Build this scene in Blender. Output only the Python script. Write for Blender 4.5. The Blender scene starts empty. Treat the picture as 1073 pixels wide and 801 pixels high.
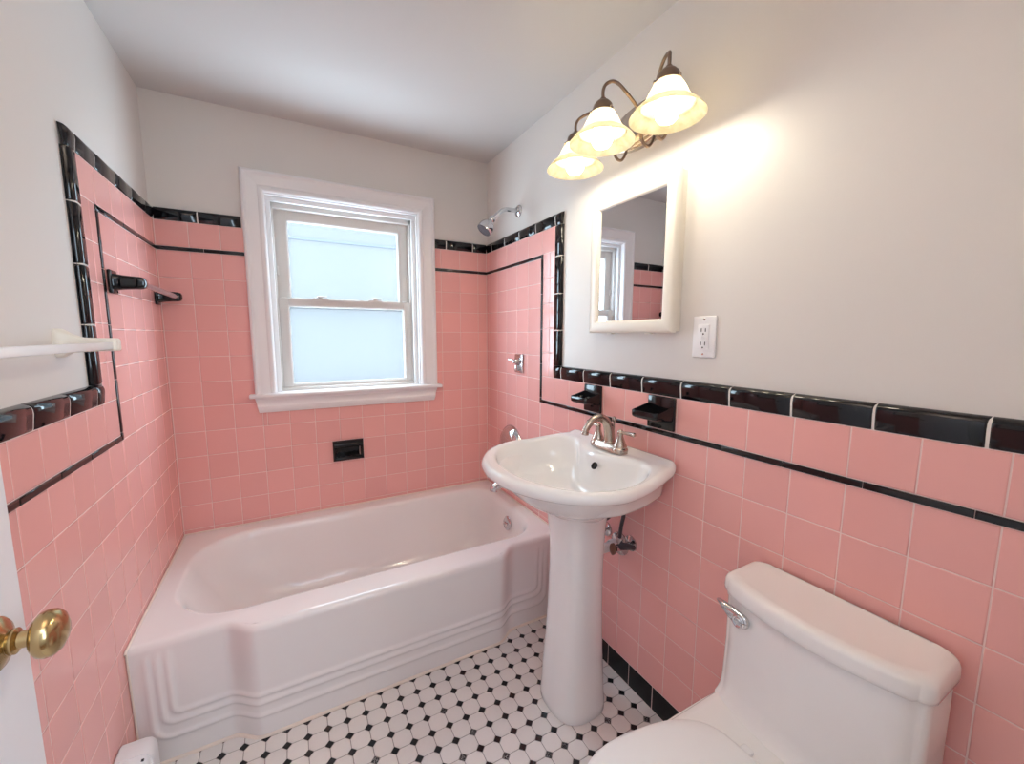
import bpy, bmesh, math, random
from mathutils import Vector, Matrix
random.seed(7)
PI = math.pi
C = bpy.context.scene.collection
W, H = 1.4705, 2.2226          # room width (x) and ceiling height; back wall tile plane is y = 0
YF = -2.21                     # front wall
PL = 0.013                     # plaster lies this far behind the tile faces
P = 0.109                      # tile pitch

# ------------------------------------------------------------------ materials
def new_mat(name):
    m = bpy.data.materials.new(name); m.use_nodes = True
    nt = m.node_tree
    return m, nt, nt.nodes['Principled BSDF']
def S(c):
    return tuple(((v/255)/12.92 if v/255 <= .04045 else ((v/255+.055)/1.055)**2.4) for v in c) + (1,)
def simple(name, col, rough=.5, metal=0, coat=0, spec=.5, bump=0, bscale=60, noise_col=0):
    m, nt, b = new_mat(name)
    b.inputs['Base Color'].default_value = S(col)
    b.inputs['Roughness'].default_value = rough
    b.inputs['Metallic'].default_value = metal
    b.inputs['Coat Weight'].default_value = coat
    b.inputs['Coat Roughness'].default_value = .05
    b.inputs['Specular IOR Level'].default_value = spec
    if bump or noise_col:
        tc = nt.nodes.new('ShaderNodeTexCoord'); n = nt.nodes.new('ShaderNodeTexNoise')
        n.inputs['Scale'].default_value = bscale; n.inputs['Detail'].default_value = 4
        nt.links.new(tc.outputs['Object'], n.inputs['Vector'])
        if bump:
            bp = nt.nodes.new('ShaderNodeBump'); bp.inputs['Strength'].default_value = bump
            bp.inputs['Distance'].default_value = .002
            nt.links.new(n.outputs['Fac'], bp.inputs['Height']); nt.links.new(bp.outputs['Normal'], b.inputs['Normal'])
        if noise_col:
            mx = nt.nodes.new('ShaderNodeMix'); mx.data_type = 'RGBA'
            mx.inputs['A'].default_value = S(col); mx.inputs['B'].default_value = S(tuple(v*(1-noise_col) for v in col))
            nt.links.new(n.outputs['Fac'], mx.inputs['Factor']); nt.links.new(mx.outputs['Result'], b.inputs['Base Color'])
    return m
def tile_mat(name, col, rough, var, spec=.5, bump=.05):
    """glazed tile: every tile face carries its own 'rnd' value, a small firing difference in colour"""
    m, nt, b = new_mat(name)
    at = nt.nodes.new('ShaderNodeAttribute'); at.attribute_name = 'rnd'
    hs = nt.nodes.new('ShaderNodeHueSaturation'); hs.inputs['Color'].default_value = S(col)
    mr = nt.nodes.new('ShaderNodeMapRange'); mr.inputs['To Min'].default_value = 1-var; mr.inputs['To Max'].default_value = 1+var
    nt.links.new(at.outputs['Fac'], mr.inputs['Value']); nt.links.new(mr.outputs['Result'], hs.inputs['Value'])
    nt.links.new(hs.outputs['Color'], b.inputs['Base Color'])
    b.inputs['Roughness'].default_value = rough; b.inputs['Specular IOR Level'].default_value = spec
    tc = nt.nodes.new('ShaderNodeTexCoord'); n = nt.nodes.new('ShaderNodeTexNoise'); n.inputs['Scale'].default_value = 14
    bp = nt.nodes.new('ShaderNodeBump'); bp.inputs['Strength'].default_value = bump; bp.inputs['Distance'].default_value = .004
    nt.links.new(tc.outputs['Object'], n.inputs['Vector']); nt.links.new(n.outputs['Fac'], bp.inputs['Height'])
    nt.links.new(bp.outputs['Normal'], b.inputs['Normal'])
    return m
M = {}
M['plaster'] = simple('painted_plaster', (222, 217, 212), .45, bump=.12, bscale=45)
M['ceiling'] = simple('ceiling_paint', (208, 205, 203), .7, bump=.15, bscale=30)
M['pink'] = tile_mat('pink_glazed_tile', (234, 173, 167), .16, .03, .45, .008)
M['grout'] = simple('pale_grout', (236, 208, 203), .7)
M['white_grout'] = simple('white_grout', (226, 220, 214), .7)
M['black'] = tile_mat('black_glazed_tile', (13, 10, 14), .07, .2, .5, .03)
M['base'] = tile_mat('black_base_tile', (10, 8, 10), .3, .2, .3, .02)
M['black_cer'] = simple('black_ceramic', (11, 9, 12), .08)
M['floor_white'] = tile_mat('white_octagon_tile', (228, 222, 218), .22, .04)
M['floor_grout'] = simple('grey_floor_grout', (146, 136, 130), .8)
M['porcelain'] = simple('white_porcelain', (240, 238, 237), .08, coat=.3)
M['enamel'] = simple('white_tub_enamel', (236, 231, 229), .14, coat=.2)
M['trim'] = simple('white_gloss_paint', (238, 236, 236), .28, bump=.03, bscale=25)
M['vinyl'] = simple('window_vinyl', (214, 208, 203), .35)
M['door'] = simple('white_door_paint', (232, 231, 234), .35)
M['cabinet'] = simple('cream_white_paint', (240, 234, 222), .3)
M['chrome'] = simple('chrome', (214, 214, 216), .06, 1)
M['nickel'] = simple('brushed_nickel', (192, 178, 166), .26, 1)
M['dark_nickel'] = simple('satin_bronze_nickel', (138, 118, 104), .3, 1)
M['brass'] = simple('aged_brass', (190, 164, 118), .2, 1)
M['mirror'] = simple('mirror_glass', (232, 234, 238), .0, 1)
M['plastic'] = simple('white_plastic', (240, 239, 240), .3)
M['dark'] = simple('dark_void', (18, 17, 18), .6)
M['rubber'] = simple('grey_braided_hose', (70, 62, 66), .45, bump=.5, bscale=400)
M['heater'] = simple('heater_enamel', (232, 230, 232), .35)
M['rod'] = simple('clear_acrylic_rod', (120, 104, 106), .08, 0, .6)
M['caulk'] = simple('cream_caulk', (233, 218, 205), .5)
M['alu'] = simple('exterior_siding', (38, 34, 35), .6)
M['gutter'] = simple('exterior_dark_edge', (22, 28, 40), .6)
M['hall'] = simple('hall_paint', (226, 223, 222), .6)
M['hallfloor'] = simple('hall_boards', (150, 110, 80), .4)
# worn black dots of the floor
m, nt, b = new_mat('black_floor_dot'); M['dot'] = m
b.inputs['Roughness'].default_value = .2
at = nt.nodes.new('ShaderNodeAttribute'); at.attribute_name = 'rnd'
tc = nt.nodes.new('ShaderNodeTexCoord'); n = nt.nodes.new('ShaderNodeTexNoise'); n.inputs['Scale'].default_value = 260; n.inputs['Detail'].default_value = 3
nt.links.new(tc.outputs['Object'], n.inputs['Vector'])
r1 = nt.nodes.new('ShaderNodeMapRange'); r1.inputs['From Min'].default_value = .84; r1.inputs['From Max'].default_value = 1
r2 = nt.nodes.new('ShaderNodeMapRange'); r2.inputs['From Min'].default_value = .45; r2.inputs['From Max'].default_value = .7
mu = nt.nodes.new('ShaderNodeMath'); mu.operation = 'MULTIPLY'
nt.links.new(at.outputs['Fac'], r1.inputs['Value']); nt.links.new(n.outputs['Fac'], r2.inputs['Value'])
nt.links.new(r1.outputs['Result'], mu.inputs[0]); nt.links.new(r2.outputs['Result'], mu.inputs[1])
mx = nt.nodes.new('ShaderNodeMix'); mx.data_type = 'RGBA'
mx.inputs['A'].default_value = S((18, 15, 17)); mx.inputs['B'].default_value = S((190, 184, 182))
nt.links.new(mu.outputs['Value'], mx.inputs['Factor']); nt.links.new(mx.outputs['Result'], b.inputs['Base Color'])
# obscured window glass
m, nt, b = new_mat('obscure_glass'); M['glass'] = m
nt.nodes.remove(b); out = nt.nodes['Material Output']
tr = nt.nodes.new('ShaderNodeBsdfTransparent'); tl = nt.nodes.new('ShaderNodeBsdfTranslucent'); gl = nt.nodes.new('ShaderNodeBsdfGlossy')
tr.inputs['Color'].default_value = (.93, .97, 1, 1); tl.inputs['Color'].default_value = (.92, .96, 1, 1); gl.inputs['Roughness'].default_value = .3
m1 = nt.nodes.new('ShaderNodeMixShader'); m1.inputs[0].default_value = .035
m2 = nt.nodes.new('ShaderNodeMixShader'); m2.inputs[0].default_value = .03
nt.links.new(tr.outputs[0], m1.inputs[1]); nt.links.new(tl.outputs[0], m1.inputs[2])
nt.links.new(m1.outputs[0], m2.inputs[1]); nt.links.new(gl.outputs[0], m2.inputs[2]); nt.links.new(m2.outputs[0], out.inputs[0])
# frosted lamp shade: light passes through it
m, nt, b = new_mat('alabaster_glass'); M['shade'] = m
nt.nodes.remove(b); out = nt.nodes['Material Output']
d = nt.nodes.new('ShaderNodeBsdfDiffuse'); t = nt.nodes.new('ShaderNodeBsdfTranslucent'); g = nt.nodes.new('ShaderNodeBsdfGlossy')
tc = nt.nodes.new('ShaderNodeTexCoord'); n = nt.nodes.new('ShaderNodeTexNoise'); n.inputs['Scale'].default_value = 38; n.inputs['Detail'].default_value = 5
cr = nt.nodes.new('ShaderNodeValToRGB'); cr.color_ramp.elements[0].position = .35; cr.color_ramp.elements[1].position = .7
cr.color_ramp.elements[0].color = S((140, 128, 102)); cr.color_ramp.elements[1].color = S((160, 150, 130))
nt.links.new(tc.outputs['Object'], n.inputs['Vector']); nt.links.new(n.outputs['Fac'], cr.inputs['Fac'])
for s in (d, t): nt.links.new(cr.outputs['Color'], s.inputs['Color'])
g.inputs['Roughness'].default_value = .15
m1 = nt.nodes.new('ShaderNodeMixShader'); m1.inputs[0].default_value = .5
m2 = nt.nodes.new('ShaderNodeMixShader'); m2.inputs[0].default_value = .05
nt.links.new(d.outputs[0], m1.inputs[1]); nt.links.new(t.outputs[0], m1.inputs[2])
nt.links.new(m1.outputs[0], m2.inputs[1]); nt.links.new(g.outputs[0], m2.inputs[2]); nt.links.new(m2.outputs[0], out.inputs[0])
BULB_E = 64.0
m, nt, b = new_mat('glowing_bulb'); M['bulb'] = m
b.inputs['Base Color'].default_value = (1, 1, 1, 1); b.inputs['Emission Color'].default_value = (1, .92, .73, 1); b.inputs['Emission Strength'].default_value = BULB_E

# ------------------------------------------------------------------ mesh helpers
class MB:
    def __init__(s): s.v = []; s.f = []; s.sm = []; s.mi = []; s.rnd = []
    def add(s, vs, fs, smooth=True, mi=0, rnd=.5):
        o = len(s.v); s.v += [tuple(p) for p in vs]
        for i, f in enumerate(fs):
            s.f.append(tuple(o+k for k in f)); s.sm.append(smooth[i] if isinstance(smooth, list) else smooth); s.mi.append(mi); s.rnd.append(rnd)
    def rings(s, rings, closed=True, cap0=False, cap1=False, smooth=True, mi=0, rnd=.5, loop=False):
        n = len(rings[0]); vs = [p for r in rings for p in r]; fs = []
        R = len(rings)
        for i in range(R if loop else R-1):
            a, b = i*n, ((i+1) % R)*n
            for k in range(n if closed else n-1):
                k2 = (k+1) % n; fs.append((a+k, a+k2, b+k2, b+k))
        if cap0: fs.append(tuple(range(n))[::-1])
        if cap1: fs.append(tuple((R-1)*n+k for k in range(n)))
        s.add(vs, fs, smooth, mi, rnd)
    def bm_add(s, bm, smooth=True, mi=0, rnd=.5):
        bm.verts.index_update()
        s.add([v.co[:] for v in bm.verts], [[v.index for v in f.verts] for f in bm.faces], smooth, mi, rnd); bm.free()
    def box(s, lo, hi, bev=0, seg=2, mi=0, smooth=True, rnd=.5, mat=None):
        bm = bmesh.new(); bmesh.ops.create_cube(bm, size=1)
        for v in bm.verts: v.co = Vector([(lo[i]+hi[i])/2 + v.co[i]*(hi[i]-lo[i]) for i in range(3)])
        if bev: bmesh.ops.bevel(bm, geom=list(bm.edges), offset=bev, segments=seg, profile=.5, affect='EDGES', clamp_overlap=True)
        if mat: bmesh.ops.transform(bm, matrix=mat, verts=bm.verts)
        s.bm_add(bm, smooth if bev else False, mi, rnd)
    def tube(s, pts, rad, n=12, mi=0, caps=True):
        pts = [Vector(p) for p in pts]; R = []
        t0 = (pts[1]-pts[0]).normalized(); up = Vector((0, 0, 1)) if abs(t0.z) < .9 else Vector((1, 0, 0))
        nrm = t0.cross(up).normalized()
        for i, p in enumerate(pts):
            t = (pts[min(i+1, len(pts)-1)]-pts[max(i-1, 0)]).normalized()
            nrm = (nrm - t*nrm.dot(t)).normalized(); bn = t.cross(nrm)
            r = rad[i] if isinstance(rad, (list, tuple)) else rad
            R.append([p + nrm*math.cos(a)*r + bn*math.sin(a)*r for a in (2*PI*k/n for k in range(n))])
        s.rings(R, cap0=caps, cap1=caps, mi=mi)
    def lathe(s, prof, origin, axis=(0, 0, 1), n=32, cap0=False, cap1=False, mi=0):
        """prof: (radius, distance along axis)"""
        ax = Vector(axis).normalized(); up = Vector((0, 0, 1)) if abs(ax.z) < .9 else Vector((1, 0, 0))
        a = ax.cross(up).normalized(); b = ax.cross(a); o = Vector(origin)
        s.rings([[o+ax*h+(a*math.cos(q)+b*math.sin(q))*r for q in (2*PI*k/n for k in range(n))] for r, h in prof], cap0=cap0, cap1=cap1, mi=mi)
    def build(s, name, mats, parent=None, angle=40, weld=True):   # angle 0 keeps the faces' own flat / smooth flags
        me = bpy.data.meshes.new(name); me.from_pydata(s.v, [], s.f)
        if not isinstance(mats, (list, tuple)): mats = [mats]
        for mm in mats: me.materials.append(mm)
        for p, sm, mi in zip(me.polygons, s.sm, s.mi): p.use_smooth = sm; p.material_index = mi
        a = me.attributes.new('rnd', 'FLOAT', 'FACE'); a.data.foreach_set('value', s.rnd)
        bm = bmesh.new(); bm.from_mesh(me)
        if weld: bmesh.ops.remove_doubles(bm, verts=bm.verts, dist=1e-5)
        bmesh.ops.recalc_face_normals(bm, faces=bm.faces); bm.to_mesh(me); bm.free()
        if angle: me.set_sharp_from_angle(angle=math.radians(angle))
        o = bpy.data.objects.new(name, me); C.objects.link(o)
        if parent: o.parent = parent; o.matrix_parent_inverse = parent.matrix_basis.inverted()
        return o
def thing(name, label, cat, loc=(0, 0, 0), group=None):
    o = bpy.data.objects.new(name, None); C.objects.link(o); o.location = loc; o.empty_display_size = .05
    o['label'] = label; o['category'] = cat
    if group: o['group'] = group
    return o
def struct(o): o['kind'] = 'structure'; return o
def catmull(ctrl, per, closed=False):
    out = []; n = len(ctrl); ctrl = [Vector(c) for c in ctrl]
    for i in range(n if closed else n-1):
        g = (lambda k: ctrl[k % n]) if closed else (lambda k: ctrl[max(0, min(n-1, k))])
        p0, p1, p2, p3 = g(i-1), g(i), g(i+1), g(i+2)
        for j in range(per):
            t = j/per
            out.append(.5*((2*p1)+(p2-p0)*t+(2*p0-5*p1+4*p2-p3)*t*t+(3*p1-p0-3*p2+p3)*t**3))
    if not closed: out.append(ctrl[-1])
    return out
def sstep(a, b, x):
    t = max(0, min(1, (x-a)/(b-a))); return t*t*(3-2*t)
def subtract(rect, hole):
    a, b, c, d = rect; e, f, g, h = hole
    if e >= b or f <= a or g >= d or h <= c: return [rect]
    out = []
    if a < e: out.append((a, e, c, d)); a = e
    if b > f: out.append((f, b, c, d)); b = f
    if c < g: out.append((a, b, c, g))
    if d > h: out.append((a, b, h, d))
    return out

# wall frames: (u along wall, v up, d out into the room)
FR = {'back': lambda u, v, d: (u, -d, v), 'left': lambda u, v, d: (d, u, v), 'right': lambda u, v, d: (W-d, u, v)}

# ------------------------------------------------------------------ room shell
WIN = (.39, 1.07, .985, 1.89)      # window opening in the back wall (x0, x1, z0, z1)
NICHE = (.632, .745, .650, .728)   # pocket of the recessed dish
def slab_wall(name, frame, u0, u1, holes, thick=.11):
    mb = MB(); rects = [(u0, u1, -.05, H+.05)]
    for h in holes: rects = [q for r in rects for q in subtract(r, h)]
    f = FR[frame]
    for a, b, c, d in rects:
        vs = [f(u, v, dd) for dd in (-PL, -PL-thick) for u, v in ((a, c), (b, c), (b, d), (a, d))]
        mb.add(vs, [(0, 1, 2, 3), (7, 6, 5, 4), (0, 4, 5, 1), (1, 5, 6, 2), (2, 6, 7, 3), (3, 7, 4, 0)], False)
    return struct(mb.build(name, M['plaster'], weld=False))
wall_back = slab_wall('wall_back', 'back', -.13, W+.13, [WIN, NICHE])
wall_left = slab_wall('wall_left', 'left', YF-.02, PL, [])
wall_right = slab_wall('wall_right', 'right', YF-.02, PL, [])
mb = MB()   # front wall with the doorway the photographer stands in
DX0, DX1, DZ = .10, .88, 2.03
for lo, hi in (((-PL-.11, YF-.12, -.05), (DX0, YF, H+.05)), ((DX1, YF-.12, -.05), (W+PL+.11, YF, H+.05)), ((DX0, YF-.12, DZ), (DX1, YF, H+.05))): mb.box(lo, hi)
struct(mb.build('wall_front', M['plaster']))
mb = MB(); mb.box((-.14, YF-.12, H), (W+.14, .13, H+.08)); struct(mb.build('ceiling', M['ceiling']))

# floor: octagon tiles with black dots
def floor_mesh():
    mb = MB(); q = .0586; half = q/2; c = .0137; gap = .0009
    mb.add([(-.02, .02, -.0012), (W+.02, .02, -.0012), (W+.02, YF-.12, -.0012), (-.02, YF-.12, -.0012)], [(0, 1, 2, 3)], False, 2)
    x0, y0 = .844, -.8565
    def poly(pts, cx, cy, z, bev, mi):
        tz = [random.gauss(0, .004), random.gauss(0, .004)]; r = random.random()
        def h(p, dz): return (p[0], p[1], z+dz+(p[0]-cx)*tz[0]+(p[1]-cy)*tz[1])
        n = len(pts); k = lambda s: [(cx+(p[0]-cx)*s, cy+(p[1]-cy)*s) for p in pts]
        R = max(abs(pts[0][0]-cx), abs(pts[0][1]-cy)); inner = k(1-bev/R); out = k(1)
        mb.add([h(p, -.0016) for p in out]+[h(p, -.0006) for p in out]+[h(p, 0) for p in inner],
               [(i, (i+1) % n, n+(i+1) % n, n+i) for i in range(n)]+[(n+i, n+(i+1) % n, 2*n+(i+1) % n, 2*n+i) for i in range(n)]+[tuple(2*n+i for i in range(n))],
               [False]*n+[True]*n+[False], mi, r)
    for i in range(-16, 13):
        for j in range(-26, 4):
            dx, dy = x0+i*q, y0+j*q
            if -.01 < dx < W+.01 and YF-.12 < dy < -.66:
                s = c-.0008; poly([(dx+s, dy), (dx, dy+s), (dx-s, dy), (dx, dy-s)], dx, dy, 0, .0008, 1)
            cx, cy = dx+half, dy+half
            if -.02 < cx < W+.02 and YF-.13 < cy < -.66:
                a = half-gap; e = half-c-gap*.6
                poly([(cx+a, cy-e), (cx+a, cy+e), (cx+e, cy+a), (cx-e, cy+a), (cx-a, cy+e), (cx-a, cy-e), (cx-e, cy-a), (cx+e, cy-a)], cx, cy, 0, .0022, 0)
    return struct(mb.build('floor', [M['floor_white'], M['dot'], M['floor_grout']], None, 0, weld=False))
floor_mesh()
mb = MB(); mb.box((-.14, YF-.14, -.09), (W+.14, .12, -.004)); struct(mb.build('floor_slab', M['floor_grout']))

# ------------------------------------------------------------------ wall tiling
def put_tile(mb, f, a, b, c, d, h=0, gap=.0011, tilt=.0009, bev=.0022):
    a += gap; b -= gap; c += gap; d -= gap
    if b-a < .004 or d-c < .004: return
    tu, tv = random.gauss(0, tilt), random.gauss(0, tilt); cu, cv = (a+b)/2, (c+d)/2; r = random.random()
    ring = lambda i, dd: [f(u, v, dd+(u-cu)*tu+(v-cv)*tv) for u, v in ((a+i, c+i), (b-i, c+i), (b-i, d-i), (a+i, d-i))]
    R = [ring(0, h-.006), ring(0, h-.0014), ring(bev*.3, h-.0005), ring(bev, h)]
    vs = [p for q in R for p in q]; fs = []; sm = []
    for i in range(3):
        for k in range(4): fs.append((4*i+k, 4*i+(k+1) % 4, 4*i+4+(k+1) % 4, 4*i+4+k)); sm.append(i > 0)
    fs.append((12, 13, 14, 15)); sm.append(False)
    mb.add(vs, fs, sm, 0, r)
def edges(lo, hi, start, p=P):
    """seam positions between lo and hi on the grid start + k p"""
    k = math.ceil((lo-start)/p-1e-6); out = [lo]
    while start+k*p < hi-1e-6:
        if start+k*p > lo+1e-6: out.append(start+k*p)
        k += 1
    return out+[hi]
def field(mb, f, us, vs, holes=()):
    for a, b in zip(us, us[1:]):
        for c, d in zip(vs, vs[1:]):
            rs = [(a, b, c, d)]
            for h in holes: rs = [q for r in rs for q in subtract(r, h)]
            for r in rs: put_tile(mb, f, *r)
def grout_bed(mb, f, a, b, c, d, holes=(), h=-.0012):
    rs = [(a, b, c, d)]
    for hh in holes: rs = [q for r in rs for q in subtract(r, hh)]
    for a, b, c, d in rs:
        vs = [f(u, v, dd) for dd in (h, -PL-.001) for u, v in ((a, c), (b, c), (b, d), (a, d))]
        mb.add(vs, [(0, 1, 2, 3), (7, 6, 5, 4), (0, 4, 5, 1), (1, 5, 6, 2), (2, 6, 7, 3), (3, 7, 4, 0)], False)
CAPP = [(0, -PL), (.0006, -.008), (.0025, -.002), (.006, .0022), (.011, .0042), (.018, .0046), (.032, .003), (.044, .0016), (.0478, .0006), (.049, -.002)]
def cap_piece(mb, f, axis, s0, s1, outer, sign, width, shrink=0, rounded=(True, True)):
    """a bull-nosed strip: runs s0..s1 along axis 'u' or 'v'; its rounded edge lies at 'outer', its foot at outer + sign*width"""
    k = width/.049; g = .0011
    if s1 < s0: s0, s1 = s1, s0
    stations = [(s0+g, .55), (s0+g+.0012, .9), (s0+g+.004, 1), (s1-g-.004, 1), (s1-g-.0012, .9), (s1-g, .55)]
    if shrink: stations = [(s0, 1), (s1, 1)]
    R = []
    for s, sc in stations:
        ring = []
        for t, d in CAPP:
            dd = -PL+(d+PL)*sc*(1-shrink) if not shrink else d-.0018
            t2 = outer+sign*(t*k+(shrink and .001))
            ring.append(f(s, t2, dd) if axis == 'u' else f(t2, s, dd))
        R.append(ring)
    mb.rings(R, closed=False, smooth=True, rnd=random.random())
    mb.add(R[0], [tuple(range(len(CAPP)))], False); mb.add(R[-1], [tuple(range(len(CAPP)))], False)
def cap_run(mb, gb, f, axis, seams, outer, sign, width):
    for a, b in zip(seams, seams[1:]): cap_piece(mb, f, axis, a, b, outer, sign, width)
    cap_piece(gb, f, axis, min(seams)+.007, max(seams)-.007, outer, sign, width, shrink=.1)
def liner(mb, f, a, b, c, d):
    put_tile(mb, f, a, b, c, d, h=.0026, gap=.0007, tilt=0, bev=.003)
TOPZ, PT, LZ = 1.781, 1.731, 1.6132          # cap top, top of the pink field, bottom of the upper black liner
LW = .016
LOWZ = LZ-6*P                                # 0.9592, underside of the lower liner
CAPT, CAPB = 1.138, 1.084                    # wainscot cap
BASE = LOWZ-8*P                              # 0.0872
rows_up = edges(.36, LZ, LZ-20*P)
rows_low = edges(BASE, LOWZ, LOWZ-20*P)

def side_wall(name, f, parent, in_seams, ln, cap_in, cap_out, strip_seam, low_start, up_cap, v_cap, w_cap, base_start, liner_start):
    pk, gb, bk, bg, ll, bt = MB(), MB(), MB(), MB(), MB(), MB()
    l0, l1 = ln                                # vertical liner (u range)
    grout_bed(gb, f, l0, 0, .0, PT); grout_bed(gb, f, cap_in, l0, 0, PT); grout_bed(gb, f, YF, cap_in, 0, CAPB)
    # inside the liner
    field(pk, f, [l1]+in_seams, edges(.3, LZ, LZ-20*P))
    field(pk, f, [l1]+in_seams, [.0872, .2042-.013, .3])
    field(pk, f, [cap_in]+[(l0+l1)/2+.004]+in_seams, [LZ+LW, PT])
    # strip between vertical liner and cap
    field(pk, f, [cap_in, strip_seam, l0], edges(CAPB, LZ+LW, LZ+LW-20*P))
    # wainscot row and the field below
    field(pk, f, edges(YF, l0, low_start), [LOWZ+LW, CAPB])
    field(pk, f, edges(YF, l1, low_start), edges(BASE, LOWZ, LOWZ-20*P))
    # liners
    hs = edges(l0, 0, -.1575*.4-.1575*8, .1575)
    for a, b in zip(hs, hs[1:]): liner(ll, f, a, b, LZ, LZ+LW)
    vsn = edges(LOWZ, LZ, LZ-.1575*9, .1575)
    for a, b in zip(vsn, vsn[1:]): liner(ll, f, l0, l1, a, b)
    hs = edges(YF, l0, liner_start, .1575)
    for a, b in zip(hs, hs[1:]): liner(ll, f, a, b, LOWZ, LOWZ+LW)
    # caps
    cap_run(bk, bg, f, 'u', up_cap, TOPZ, -1, TOPZ-PT)
    cap_run(bk, bg, f, 'v', v_cap, cap_out, 1, cap_in-cap_out)
    cap_run(bk, bg, f, 'u', w_cap, CAPT, -1, CAPT-CAPB)
    # base course
    bs = edges(YF, -.60, base_start)
    for a, b in zip(bs, bs[1:]): put_tile(bt, f, a, b, .001, BASE, h=.0006, gap=.0017)
    pk.build('pink_tiles', M['pink'], parent, 0, weld=False); gb.build('tile_grout', M['grout'], parent, weld=False)
    bk.build('black_cap_tiles', M['black'], parent, weld=False); bg.build('cap_grout', M['white_grout'], parent, weld=False)
    ll.build('black_liner_tiles', M['black'], parent, 0, weld=False); bt.build('black_base_tiles', M['base'], parent, 0, weld=False)
n_ = lambda a, p, k: [a-i*p for i in range(k)]
side_wall('right', FR['right'], wall_right, [-.464, -.355, -.246, -.137, -.028, 0], (-.595, -.580), -.688, -.735, -.652, -1.4567-9*P,
          [0, -.0715, -.225, -.3785, -.532, -.688, -.735], [1.731, 1.6032, 1.4474, 1.292, 1.138],
          [-.688, -.7463]+n_(-.8996, .1532, 9)[:-1]+[YF], -1.097-9*.108, -1.655-.1575*4)
side_wall('left', FR['left'], wall_left, [-.465, -.357, -.249, -.140, -.031, 0], (-.597, -.582), -.687, -.735, -.640, -1.0255-10*P-.0,
          [0, -.10, -.255, -.410, -.565, -.687, -.735], [1.731, 1.5999, 1.4481, 1.296, 1.138],
          [-.687, -.7365]+n_(-.891, .155, 9)[:-1]+[YF], -1.05-9*.108, -1.60-.1575*4)
# back wall
f = FR['back']; wh = (.345, 1.115, .945, 1.935); pk, gb, bk, bg, ll = MB(), MB(), MB(), MB(), MB()
cols = edges(0, W, 0)
grout_bed(gb, f, 0, W, .3, PT, [wh, NICHE])
field(pk, f, cols, edges(.3, LZ, LZ-20*P), [wh, NICHE]); field(pk, f, cols, [LZ+LW, PT], [wh])
hs = edges(0, W, .1575, .1575)
for a, b in zip(hs, hs[1:]):
    for r in subtract((a, b, LZ, LZ+LW), wh): liner(ll, f, *r)
cs = edges(0, W, .145, .155)
for a, b in zip(cs, cs[1:]):
    for r in subtract((a, b, PT, TOPZ), wh): cap_piece(bk, f, 'u', r[0], r[1], TOPZ, -1, TOPZ-PT)
for a, b in ((0, .345), (1.115, W)): cap_piece(bg, f, 'u', a, b, TOPZ, -1, TOPZ-PT, shrink=.1)
pk.build('pink_tiles', M['pink'], wall_back, 0, weld=False)
mb = MB()
for x in (.0008, W-.0008): mb.tube([(x, -.0008, .39), (x, -.0008, PT)], .0016, 6)
mb.build('corner_grout', M['grout'], wall_back); gb.build('tile_grout', M['grout'], wall_back, weld=False)
bk.build('black_cap_tiles', M['black'], wall_back, weld=False); bg.build('cap_grout', M['white_grout'], wall_back, weld=False)
ll.build('black_liner_tiles', M['black'], wall_back, 0, weld=False)

# ------------------------------------------------------------------ window
def frame_sweep(mb, f, rect, prof, sides=(1, 1, 1, 1), mi=0):
    """mitred moulding round a rectangle: prof = (inset from the outer edge, out from the wall); sides = bottom, right, top, left"""
    u0, u1, v0, v1 = rect
    corner = [lambda t: (u0+t, v0+t), lambda t: (u1-t, v0+t), lambda t: (u1-t, v1-t), lambda t: (u0+t, v1-t)]
    for s in range(4):
        if not sides[s]: continue
        a, b = corner[s], corner[(s+1) % 4]
        A, B = [], []
        for t, d in prof:
            pa, pb = a(t), b(t)
            if not sides[s-1]:               # square end where the neighbouring side is left out
                pa = (pa[0], v0) if s == 1 else pa
            if not sides[(s+1) % 4]:
                pb = (pb[0], v0) if s == 3 else pb
            A.append(f(pa[0], pa[1], d)); B.append(f(pb[0], pb[1], d))
        mb.rings([A, B], closed=True, smooth=False, mi=mi, cap0=True, cap1=True)
win = struct(bpy.data.objects.new('window_1', None)); C.objects.link(win); win.location = (.73, 0, 1.43)
fb = FR['back']
mb = MB()   # casing
prof = [(0, -.010), (0, .012), (.002, .020), (.006, .023), (.012, .023), (.016, .019), (.020, .016), (.026, .0155), (.058, .0145), (.062, .013), (.066, .0155), (.070, .0165), (.078, .0165), (.083, .013), (.087, .009), (.087, -.010)]
frame_sweep(mb, fb, (.303, 1.162, 1.0, 1.981), prof, (0, 1, 1, 1)); mb.build('casing', M['trim'], win, weld=False)
mb = MB()   # jamb lining of the opening
for lo, hi in (((.375, .0, .99), (.392, .125, 1.905)), ((1.068, .0, .99), (1.085, .125, 1.905)), ((.375, .0, 1.888), (1.085, .125, 1.905))): mb.box(lo, hi, .001, 1)
for lo, hi in (((.392, .022, 1.0), (.412, .04, 1.868)), ((1.048, .022, 1.0), (1.068, .04, 1.868)), ((.392, .022, 1.868), (1.068, .04, 1.888))): mb.box(lo, hi, .003, 2)
mb.build('jamb', M['trim'], win, weld=False)
mb = MB()   # vinyl master frame with tracks
for lo, hi in (((.392, .055, 1.0), (.418, .12, 1.888)), ((1.042, .055, 1.0), (1.068, .12, 1.888)), ((.392, .055, 1.85), (1.068, .12, 1.888)), ((.392, .045, .995), (1.068, .12, 1.018))): mb.box(lo, hi, .002, 1)
for x in (.412, .420, 1.040, 1.048): mb.box((x-.0015, .079, 1.018), (x+.0015, .086, 1.85), 0)
for x in (.424, 1.036): mb.box((x-.004, .074, 1.55), (x+.004, .088, 1.59), .001, 1)
mb.build('window_frame', M['vinyl'], win, weld=False)
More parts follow.
